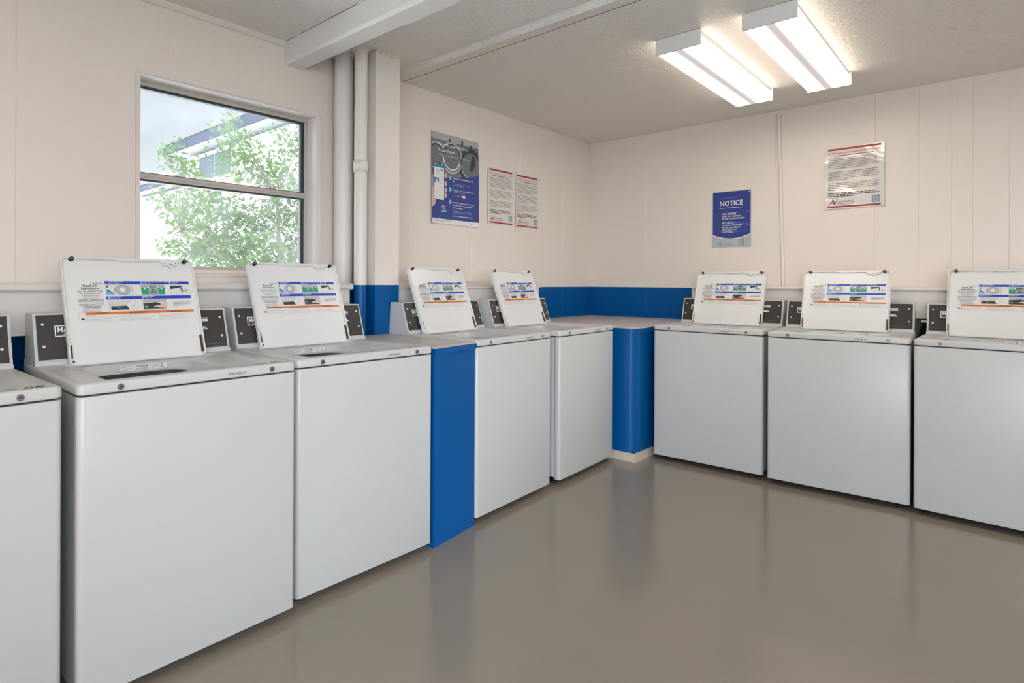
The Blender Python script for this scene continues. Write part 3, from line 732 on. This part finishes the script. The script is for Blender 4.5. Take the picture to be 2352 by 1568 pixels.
# ================================================================== signs
def sheet(name, wall, a0, a1, z0, z1, m, label, curl=.004, cat='notice', group=None, wob=0, tilt=0):
    """printed sheet fixed to a wall; returns (root, Print) with print coordinates 0..w, 0..h"""
    wd, hg = a1 - a0, z1 - z0
    if wall == 'L': root = empty(name, (XL, a0, z0), 0); fx_ = lambda x, y, z: (z, x, y)
    else: root = empty(name, (a0, YB, z0), 0); fx_ = lambda x, y, z: (x, -z, y)
    def off(x, y):
        s, t = x / wd, y / hg
        return .0025 + curl * (abs(s - .5) * 2) ** 3 * (1.2 - t) + wob * math.sin(t * 9.5 + s * 1.3) * .5 + wob * .6 * math.sin(s * 5 + t * 4)
    fm = lambda x, y, z: fx_(x + tilt * (y - hg), y, off(x, y) + z)
    NX, NY = 14, 22
    vs = []; fs = []
    for lay in (0, -.0012):
        for j in range(NY + 1):
            for i in range(NX + 1): vs.append(fm(wd * i / NX, hg * j / NY, lay))
    n1 = (NX + 1) * (NY + 1)
    for j in range(NY):
        for i in range(NX):
            q = (j * (NX + 1) + i, j * (NX + 1) + i + 1, (j + 1) * (NX + 1) + i + 1, (j + 1) * (NX + 1) + i)
            fs.append(q); fs.append(tuple(k + n1 for k in q[::-1]))
    me = bpy.data.meshes.new('sheet'); me.from_pydata(vs, [], fs)
    for p in me.polygons: p.use_smooth = True
    link('sheet', me, m, root)
    tag(root, label, cat, group)
    class P2(Print):
        def poly(s, pts, k, lay=1):   # subdivide long quads so that print follows the curl
            if len(pts) == 4:
                (ax, ay), (bx, by), (cx, cy), (dx, dy) = pts
                nx = max(1, int(max(abs(bx - ax), abs(cx - dx)) / .02)); ny = max(1, int(max(abs(dy - ay), abs(cy - by)) / .02))
                f = lambda u, v: ((ax * (1 - u) + bx * u) * (1 - v) + (dx * (1 - u) + cx * u) * v, (ay * (1 - u) + by * u) * (1 - v) + (dy * (1 - u) + cy * u) * v)
                b = len(s.v)
                for j in range(ny + 1):
                    for i in range(nx + 1): s.v.append((*f(i / nx, j / ny), lay * s.step))
                for j in range(ny):
                    for i in range(nx):
                        k0 = b + j * (nx + 1) + i; s.f.append((k0, k0 + 1, k0 + nx + 2, k0 + nx + 1)); s.mi.append(s.m(k))
            else: Print.poly(s, pts, k, lay)
    return root, P2(.0020 if wob > .003 else .0006, fm), wd, hg
def logo(p, x, y, h, a='red', b='navy', c='inkd', words=True):
    p.poly([(x, y), (x + .08 * h, y), (x + .30 * h, y + .34 * h), (x + .42 * h, y + .34 * h), (x + .44 * h, y + .39 * h), (x + .27 * h, y + .39 * h)], a, 2)
    p.poly([(x + .30 * h, y + .08 * h), (x + .38 * h, y + .08 * h), (x + .68 * h, y + .82 * h), (x + .60 * h, y + .82 * h)], b, 2)
    p.poly([(x + .60 * h, y + .82 * h), (x + .70 * h, y + .82 * h), (x + .86 * h, y + .08 * h), (x + .72 * h, y + .08 * h)], b, 2)
    p.rect(x + .40 * h, y + .33 * h, x + .78 * h, y + .38 * h, b, 2)
    p.poly([(x + .84 * h, y + .10 * h), (x + .90 * h, y + .10 * h), (x + 1.14 * h, y + .92 * h), (x + 1.08 * h, y + .92 * h)], a, 3)
    p.poly([(x + 1.03 * h, y + .90 * h), (x + 1.19 * h, y + .88 * h), (x + 1.16 * h, y + 1.04 * h)], a, 3)
    if words:
        p.text('AADVANTAGE', x + 1.15 * h, y + .36 * h, .24 * h, c, 2, wid=1.95 * h, slant=.12); p.text('LAUNDRY SYSTEMS', x + 1.12 * h, y + .08 * h, .17 * h, c, 2, wid=1.95 * h, slant=.12)
def washer_icon(p, x, y, w_, h_):
    p.rect(x, y, x + w_, y + h_, 'lblue', 2); p.rect(x, y + .80 * h_, x + w_, y + .84 * h_, 'inkg', 3); p.rect(x + .08 * w_, y + .86 * h_, x + .92 * w_, y + .95 * h_, 'pgrey', 3)
    p.ell(x + .5 * w_, y + .42 * h_, .33 * w_, .28 * h_, 'wht', 3); p.ell(x + .5 * w_, y + .42 * h_, .24 * w_, .20 * h_, 'pgrey', 4); p.ell(x + .5 * w_, y + .38 * h_, .18 * w_, .10 * h_, 'red', 5)
    p.ring(x + .5 * w_, y + .42 * h_, .34 * w_, .29 * h_, .03 * w_, 'inkg', 4)

def info_sheet(name, wall, a0, a1, z0, z1, head, hk, label, mat_, curl, wob, group=None, tilt=0):
    r, p, w_, h_ = sheet(name, wall, a0, a1, z0, z1, mat_, label, curl, 'notice', group, wob, tilt)
    mx = .055 * w_
    for ya, yb in ((.952, .982), (.020, .045)):
        q = type(p)(p.step, p.fmap); q.rect(mx, h_ * ya, w_ - mx, h_ * yb, 'red', 1); q.build('red_bar', r)
    p.text(head, mx * 1.1, h_ * .893, h_ * .026, hk, 2, wid=w_ - 2.2 * mx); p.rect(w_ * .17, h_ * .858, w_ * .83, h_ * .868, 'red', 1)
    y = h_ * .815
    for n_, k, la_ in ((7, 'inkg', .75), (6, 'inkg', .4), (5, 'inkg', .3), (3, 'inkd', .5)):
        p.lines(mx * 1.1, w_ - mx * 1.3, y, h_ * .0265, n_, h_ * (.008 if k == 'inkg' else .011), k, last=la_); y -= h_ * (.0265 * n_ + .030)
    q = type(p)(p.step, p.fmap); logo(q, mx * 1.1, h_ * .058, h_ * .115); q.build('logo', r)
    q = type(p)(p.step, p.fmap); washer_icon(q, w_ * .80, h_ * .068, w_ * .135, h_ * .115); q.build('washer_icon', r)
    p.build('printed_text', r); return r
G2 = 'red-barred information sheets'
info_sheet('information_sheet', 'L', 3.398, 3.714, 1.650, 2.078, 'INFORMACION DE LA LAVADORA MAYTAG', 'inkg', 'white sheet with red bars, left of the pair beside the phone poster', 'paper', .004, .001, G2)
info_sheet('information_sheet', 'L', 3.742, 4.055, 1.646, 2.074, 'MAYTAG WASHING MACHINE INFORMATION', 'inkg', 'white sheet with red bars, right of the pair beside the phone poster', 'paper', .004, .001, G2)
info_sheet('information_sheet', 'B', -.958, -.612, 1.735, 2.168, 'MAYTAG WASHING MACHINE INFORMATION', 'red', 'glossy laminated sheet with red bars on the far wall, right of the conduit', 'gloss', .010, .006, G2)

# blue NOTICE
r, p, w_, h_ = sheet('notice_sign', 'B', -1.738, -1.447, 1.492, 1.936, 'pgrey', 'blue NOTICE sign about no money and no data on the far wall', .004, 'sign')
b_ = .018 * w_
N = 16
cur = lambda s: h_ * (.225 - .075 * math.sin(PI * s) ** .9)
for i in range(N):
    s0, s1 = i / N, (i + 1) / N
    xa, xb = b_ + (w_ - 2 * b_) * s0, b_ + (w_ - 2 * b_) * s1
    p.poly([(xa, cur(s0)), (xb, cur(s1)), (xb, h_ - b_), (xa, h_ - b_)], 'navy', 1)
    p.poly([(xa, cur(s0) - .008 * h_), (xb, cur(s1) - .008 * h_), (xb, cur(s1) + .003), (xa, cur(s0) + .003)], 'wht', 2)
p.poly([(w_ * .45, h_ * .42), (w_ * .98, h_ * .36), (w_ * .98, h_ * .40), (w_ * .62, h_ * .45)], 'navy2', 1.5); p.poly([(w_ * .6, h_ * .66), (w_ * .98, h_ * .60), (w_ * .98, h_ * .625)], 'navy2', 1.5)
p.poly([(w_ * .02, h_ * .30), (w_ * .6, h_ * .255), (w_ * .98, h_ * .30), (w_ * .6, h_ * .275)], 'navy2', 1.5); p.poly([(w_ * .02, h_ * .9), (w_ * .5, h_ * .86), (w_ * .98, h_ * .93), (w_ * .5, h_ * .875)], 'navy2', 1.5)
p.text('NOTICE', w_ * .20, h_ * .74, h_ * .085, 'wht', 3, wid=w_ * .59, bold=True); p.rect(w_ * .19, h_ * .695, w_ * .80, h_ * .703, 'wht', 3)
p.text('NO MONEY', w_ * .27, h_ * .575, h_ * .036, 'wht', 3, wid=w_ * .36, bold=True)
for i, (s_, q) in enumerate((('KEPT ON PREMISES', .47), ('NO SE GUARDA DINERO', .57))): p.text(s_, w_ * .27, h_ * (.537 - .040 * i), h_ * .024, 'wht', 3, wid=w_ * q, bold=True)
p.text('NO DATA', w_ * .27, h_ * .418, h_ * .036, 'wht', 3, wid=w_ * .29, bold=True)
for i, (s_, q) in enumerate((('STORED IN READERS', .50), ('NO SE ALMACENAN', .47), ('DATOS EN LOS', .36), ('LECTORES', .26))): p.text(s_, w_ * .27, h_ * (.378 - .040 * i), h_ * .024, 'wht', 3, wid=w_ * q, bold=True)
logo(p, w_ * .13, h_ * .025, h_ * .080, 'inkg', 'ph1', 'inkg'); washer_icon(p, w_ * .69, h_ * .03, w_ * .145, h_ * .115); p.ell(w_ * .955, h_ * .965, .006, .003, 'wht', 3)
p.build('printed_graphics', r)

# phone payment poster
r, p, w_, h_ = sheet('phone_payment_poster', 'L', 2.800, 3.285, 1.610, 2.235, 'pgrey', 'blue poster about paying with a phone, beside the square column', .010, 'poster', wob=.001)
X = lambda s: s * w_
Y = lambda t: (1 - t) * h_
R = lambda s0, t0, s1, t1, k, lay=1: p.rect(X(s0), Y(t1), X(s1), Y(t0), k, lay)
R(0, 0, 1, .47, 'ph1', 1); R(0, .0, 1, .075, 'ph2', 1.3); R(.15, .03, .8, .05, 'pgrey', 1.5)
for s, t in ((.36, .04), (.62, .03), (.82, .06)): R(s, t, s + .04, t + .06, 'ph3', 1.8)
for (cx, cy, rr, k1) in ((.10, .26, .20, 'ph2'), (.42, .25, .23, 'ph2'), (.83, .30, .26, 'ph3')):
    for q, (f_, kk) in enumerate(((1, k1), (.86, 'ph3'), (.74, 'ph1'))):
        n_ = 28; pts = []
        for i in range(n_):
            a = 2 * PI * i / n_; sx_ = min(1, max(0, cx + rr * f_ * math.cos(a))); sy_ = min(.47, max(.06, cy + rr * f_ * .78 * math.sin(a))); pts.append((X(sx_), Y(sy_)))
        p.poly(pts, kk, 2 + q * .6)
for (cx, cy, rr) in ((.42, .25, .23), (.10, .26, .20), (.83, .30, .26)):
    for k_ in range(40):
        a_ = PI + .95 * PI * k_ / 40
        if X(.01) < X(cx) + X(rr) * .82 * math.cos(a_) < X(.985): p.ring(X(cx), Y(cy), X(rr) * .82, h_ * rr * .62, .010, 'wht' if cx == .42 else 'ph2', 4.2, n=1, a0=a_, a1=a_ + .95 * PI / 40)
p.poly([(X(0), Y(.47)), (X(.28), Y(.47)), (X(.28), Y(.78)), (X(.06), Y(.80)), (X(0), Y(.86))], 'ph2', 1.2)
for i in range(12):
    s0, s1 = .24 + .76 * i / 12, .24 + .76 * (i + 1) / 12
    c_ = lambda s: .475 - .085 * ((s - .24) / .76) ** 2
    p.poly([(X(s0), Y(.945)), (X(s1), Y(.945)), (X(s1), Y(c_(s1))), (X(s0), Y(c_(s0)))], 'navy', 5)
p.poly([(X(.0), Y(.945)), (X(.24), Y(.945)), (X(.24), Y(.735)), (X(.09), Y(.745)), (X(.0), Y(.79))], 'navy', 5)
R(0, .945, 1, 1, 'wht', 5)
p.text('Pay with your phone in', X(.13), Y(.135), h_ * .030, 'wht', 6, wid=X(.63), bold=True); p.text('3 easy steps!', X(.13), Y(.200), h_ * .030, 'wht', 6, wid=X(.34), bold=True)
p.text('Wonder can be washers on 1 and that easy!', X(.13), Y(.245), h_ * .013, 'wht', 6, wid=X(.68))
# hand and phone
for i, t in enumerate((.46, .55, .62, .68)): p.ell(X(.275), Y(t), X(.045), h_ * .030, 'skin', 5.5)
p.poly([(X(0), Y(.62)), (X(.07), Y(.55)), (X(.07), Y(.79)), (X(0), Y(.83))], 'skin', 5.6)
p.poly([(X(a), Y(1 - b)) for a, b in rrect(.03, .265, 1 - .745, 1 - .335, .018, 4)], 'ph3', 6)
p.poly([(X(a), Y(1 - b)) for a, b in rrect(.042, .253, 1 - .738, 1 - .343, .014, 4)], 'wht', 7)
R(.042, .35, .253, .385, 'skyd', 8); R(.11, .343, .19, .352, 'ph3', 9)
p.text('$ 15.90', X(.09), Y(.435), h_ * .018, 'inkd', 8); R(.17, .405, .235, .412, 'navy', 8); R(.10, .45, .16, .453, 'inkl', 8)
R(.045, .500, .145, .560, 'skyd', 8); R(.155, .500, .250, .560, 'yel', 8); p.ell(X(.095), Y(.53), X(.018), h_ * .012, 'wht', 9)
for t, ls in ((.475, ('Download the FREE Monster Pay', 'app')), (.605, ('Register, sign in & add value',)), (.745, ('Start the machine by scanning', 'the QR code or entering the', 'machine number'))):
    p.ell(X(.385), Y(t), X(.028), h_ * .025, 'sky', 6)
    for i, l_ in enumerate(ls): p.text(l_, X(.435), Y(t + .008 + .030 * i), h_ * .015, 'wht', 6, wid=X(.0158 * len(l_)), bold=True)
p.lines(X(.44), X(.82), Y(.54), h_ * .017, 2, h_ * .005, 'sky', 6); p.lines(X(.44), X(.82), Y(.59), h_ * .017, 1, h_ * .004, 'navy2', 6); p.lines(X(.44), X(.88), Y(.632), h_ * .017, 1, h_ * .005, 'sky', 6)
p.ell(X(.555), Y(.668), X(.020), h_ * .014, 'orange', 6); p.ell(X(.605), Y(.668), X(.015), h_ * .010, 'sky', 6); R(.645, .655, .71, .682, 'wht', 6); R(.46, .660, .52, .674, 'navy2', 6)
p.lines(X(.44), X(.84), Y(.845), h_ * .017, 3, h_ * .005, 'sky', 6, last=.2); p.text('Learn more!', X(.44), Y(.905), h_ * .015, 'wht', 6, wid=X(.16)); p.text('MonsterPay.com', X(.61), Y(.905), h_ * .015, 'wht', 6, wid=X(.25), bold=True)
R(.205, .845, .30, .868, 'sky', 6); R(.21, .80, .29, .812, 'inkl', 6); R(.21, .822, .29, .834, 'inkl', 6); p.ell(X(.215), Y(.806), .004, .004, 'wht', 7); p.ell(X(.215), Y(.828), .004, .004, 'wht', 7)
p.lines(X(.06), X(.42), Y(.962), h_ * .012, 2, h_ * .004, 'inkg', 6, last=.6)
logo(p, X(.62), Y(.99), h_ * .030, 'inkg', 'inkg', 'inkg'); washer_icon(p, X(.80), Y(.992), w_ * .09, h_ * .05)
p.build('printed_graphics', r)

# ================================================================== valves behind the gap of the far row
vb = empty('water_valve', (-.40, 4.80, .80)); tag(vb, 'grey water valve box with black hoses in the gap behind the far wall washers', 'valve')
mk('valve_box', lambda b: box(b, -.10, .06, .02, .08, .06, .20), 'hose', vb, bevel=.006)
for dx in (-.055, .015):
    mk('valve', lambda b: (cyl(b, (dx, .02, .12), (dx, -.05, .12), .018, .014, 14), cyl(b, (dx, -.03, .12), (dx, -.03, .17), .008, .008, 10), box(b, dx - .02, dx + .02, -.038, -.022, .165, .178)), 'steel', vb)
def hose(pts, r, m, parent, name='hose'):
    cu = bpy.data.curves.new(name, 'CURVE'); cu.dimensions = '3D'; cu.bevel_depth = r; cu.bevel_resolution = 3
    s = cu.splines.new('BEZIER'); s.bezier_points.add(len(pts) - 1)
    for q, c in zip(s.bezier_points, pts): q.co = c; q.handle_left_type = q.handle_right_type = 'AUTO'
    ob = bpy.data.objects.new('tmp', cu); me = bpy.data.meshes.new_from_object(ob); bpy.data.objects.remove(ob); bpy.data.curves.remove(cu)
    me.materials.clear(); o = link(name, me, m, parent)
    for p_ in me.polygons: p_.use_smooth = True
    return o
hose([(-.055, -.05, .12), (-.06, -.13, .10), (-.03, -.15, -.05), (-.02, -.10, -.35)], .012, 'gap', vb)
hose([(.015, -.05, .12), (.02, -.12, .14), (.0, -.15, .02), (.02, -.10, -.35)], .012, 'gap', vb)
hose([(-.09, .0, .17), (-.10, -.08, .19), (-.08, -.14, .08), (-.09, -.10, -.35)], .014, 'hose', vb)

# ================================================================== OUTSIDE
def ray(px, py):
    return _f + _r2 * ((px - CXP) / FPX) - _u2 * ((py - CYP) / FPX)
def at(px, py, t):
    return Vector((0, 0, HC)) + ray(px, py) * t
tag(mk('ground', lambda b: box(b, -60, 60, -60, 60, -.30, -.16), 'drive'), 'pale paving outside the building', kind='structure')
nb = empty('neighbour_building', (-15, 6.4, -.16)); tag(nb, 'white sided building with a dark slate fascia seen through the window', 'building')
o = Vector((-15, 6.4, -.16))
def fr(b):
    h = 4.55
    x0, x1 = -15.6 + 15, -3.4 + 15
    nrow = 26
    for i in range(nrow):      # lapped siding boards
        z0, z1 = h * i / nrow, h * (i + 1) / nrow
        prism(b, [(-.02, z0), (0.0, z1), (.05, z1), (.05, z0)], x0, x1, axis='x')
    box(b, x0, x1, .05, 5, 0, h); box(b, -9, x0, 1.6, 5, 0, h - .1)
mk('siding', fr, 'siding', nb)
mk('soffit', lambda b: (box(b, -1.0, 11.8, -.4, .2, 4.64, 4.70), box(b, -9.5, -.5, 1.15, 1.8, 4.54, 4.60)), 'soffit', nb)
def fr(b):
    box(b, -1.06, 11.8, -.43, -.39, 4.62, 4.86); box(b, -1.06, -1.02, -.43, 1.2, 4.62, 4.86); box(b, -9.5, -.95, 1.12, 1.16, 4.50, 4.72)
mk('fascia', fr, 'fascia', nb)
def fr(b):
    prism(b, [(-.43, 4.86), (5.2, 6.1), (5.2, 4.8), (-.43, 4.84)], -1.06, 11.8, axis='x')
    prism(b, [(1.12, 4.70), (5.2, 5.7), (5.2, 4.7), (1.12, 4.68)], -9.5, -1.06, axis='x')
mk('roof', fr, 'fascia', nb)
for (xa, xb, za, zb) in ((.32, 1.95, 2.9, 4.42), (-.15, 1.3, 1.0, 2.35), (5.0, 6.6, 2.9, 4.2)):
    wf = mk('window', lambda b: box(b, xa - .08, xb + .08, -.05, .02, za - .08, zb + .08), 'soffit', nb)
    mk('window_pane', lambda b: (box(b, xa, (xa + xb) / 2 - .03, -.07, -.04, (za + zb) / 2 + .2, zb), box(b, (xa + xb) / 2 + .03, xb, -.07, -.04, (za + zb) / 2 + .2, zb)), 'shade', wf)
    mk('window_screen', lambda b: (box(b, xa, (xa + xb) / 2 - .03, -.07, -.04, za, (za + zb) / 2 + .17), box(b, (xa + xb) / 2 + .03, xb, -.07, -.04, za, (za + zb) / 2 + .17)), 'fence', wf)
tag(mk('garden_wall', lambda b: (box(b, -20, -3.6, 5.5, 5.65, -.16, 1.62), box(b, -20, -3.6, 5.46, 5.69, 1.62, 1.69)), 'fence'), 'low grey wall behind the tree outside the window', 'wall')
# tree: bough clusters filled with individual leaves
blobs = [(391,342),(407,368),(430,384),(450,400),(534,290),(537,319),(560,332),(576,352),(554,378),(534,407),(593,378),(515,358),(667,306),(667,345),(645,371),(658,404),(619,397),(625,426),
 (372,449),(388,469),(407,491),(424,475),(456,443),(489,452),(508,475),(450,501),(482,508),(528,491),(560,475),(576,508),(609,508),(658,491),(625,475),(658,540),(528,540),(495,540),(463,534),(437,570),(414,576),(388,563),
 (495,566),(544,573),(576,566),(609,557),(642,573),(528,599),(593,599),(658,596),(690,330),(690,420),(695,500),(700,560),(470,600),(500,620),(560,620),(640,620),(600,540),(560,545),(680,460)]
rnd = random.Random(3)
centers = [at(px, py, 6.9 + rnd.uniform(-.7, .6)) for px, py in blobs]
tb = at(640, 700, 7.1); tbx, tby = tb.x, tb.y
tr_ = empty('tree', (tbx, tby, -.16)); tag(tr_, 'leafy green tree outside the window', 'tree')
off = Vector((tbx, tby, -.16))
def fr(b):
    base = Vector((0, 0, 0)); fork = Vector((.05, 0, 1.25))
    cyl(b, base, fork, .07, .05, 12)
    hubs = [fork + Vector((.1, .1, .5)), fork + Vector((-.4, -.5, .45)), fork + Vector((-.1, .0, 1.1)), fork + Vector((.2, .3, .9)), fork + Vector((-.7, -.9, .7))]
    for h_ in hubs: cyl(b, fork, h_, .032, .02, 8)
    for c in centers:
        q = c - off; h_ = min(hubs, key=lambda v: (v - q).length)
        mid = (h_ + q) / 2 + Vector((0, 0, .05)); cyl(b, h_, mid, .010, .006, 6, caps=False); cyl(b, mid, q, .006, .003, 6, caps=False)
mk('trunk', fr, 'bark', tr_)
vs = []; fs = []
for (px, py), c in zip(blobs, centers):
    big = 34 if (px < 460 and py < 410) or px < 420 else (50 if py < 430 else 78)
    sp = .075 if big == 34 else .118
    for k in range(big):
        p0 = c - off + Vector((rnd.gauss(0, sp), rnd.gauss(0, sp), rnd.gauss(0, sp * .8)))
        d = Vector((rnd.uniform(-1, 1), rnd.uniform(-1, 1), rnd.uniform(-1.1, .3))).normalized()
        s_ = d.orthogonal().normalized(); s_ = Matrix.Rotation(rnd.uniform(0, 6.28), 3, d) @ s_; nn = d.cross(s_)
        L_ = rnd.uniform(.06, .105); ww = L_ * .23
        b0 = len(vs)
        for q in (p0, p0 + d * L_ * .4 + s_ * ww + nn * ww * .4, p0 + d * L_ - nn * L_ * .12, p0 + d * L_ * .4 - s_ * ww + nn * ww * .4): vs.append(tuple(q))
        fs += [(b0, b0 + 1, b0 + 2), (b0, b0 + 2, b0 + 3)]
me = bpy.data.meshes.new('foliage'); me.from_pydata(vs, [], fs)
link('foliage', me, 'leaf', tr_)
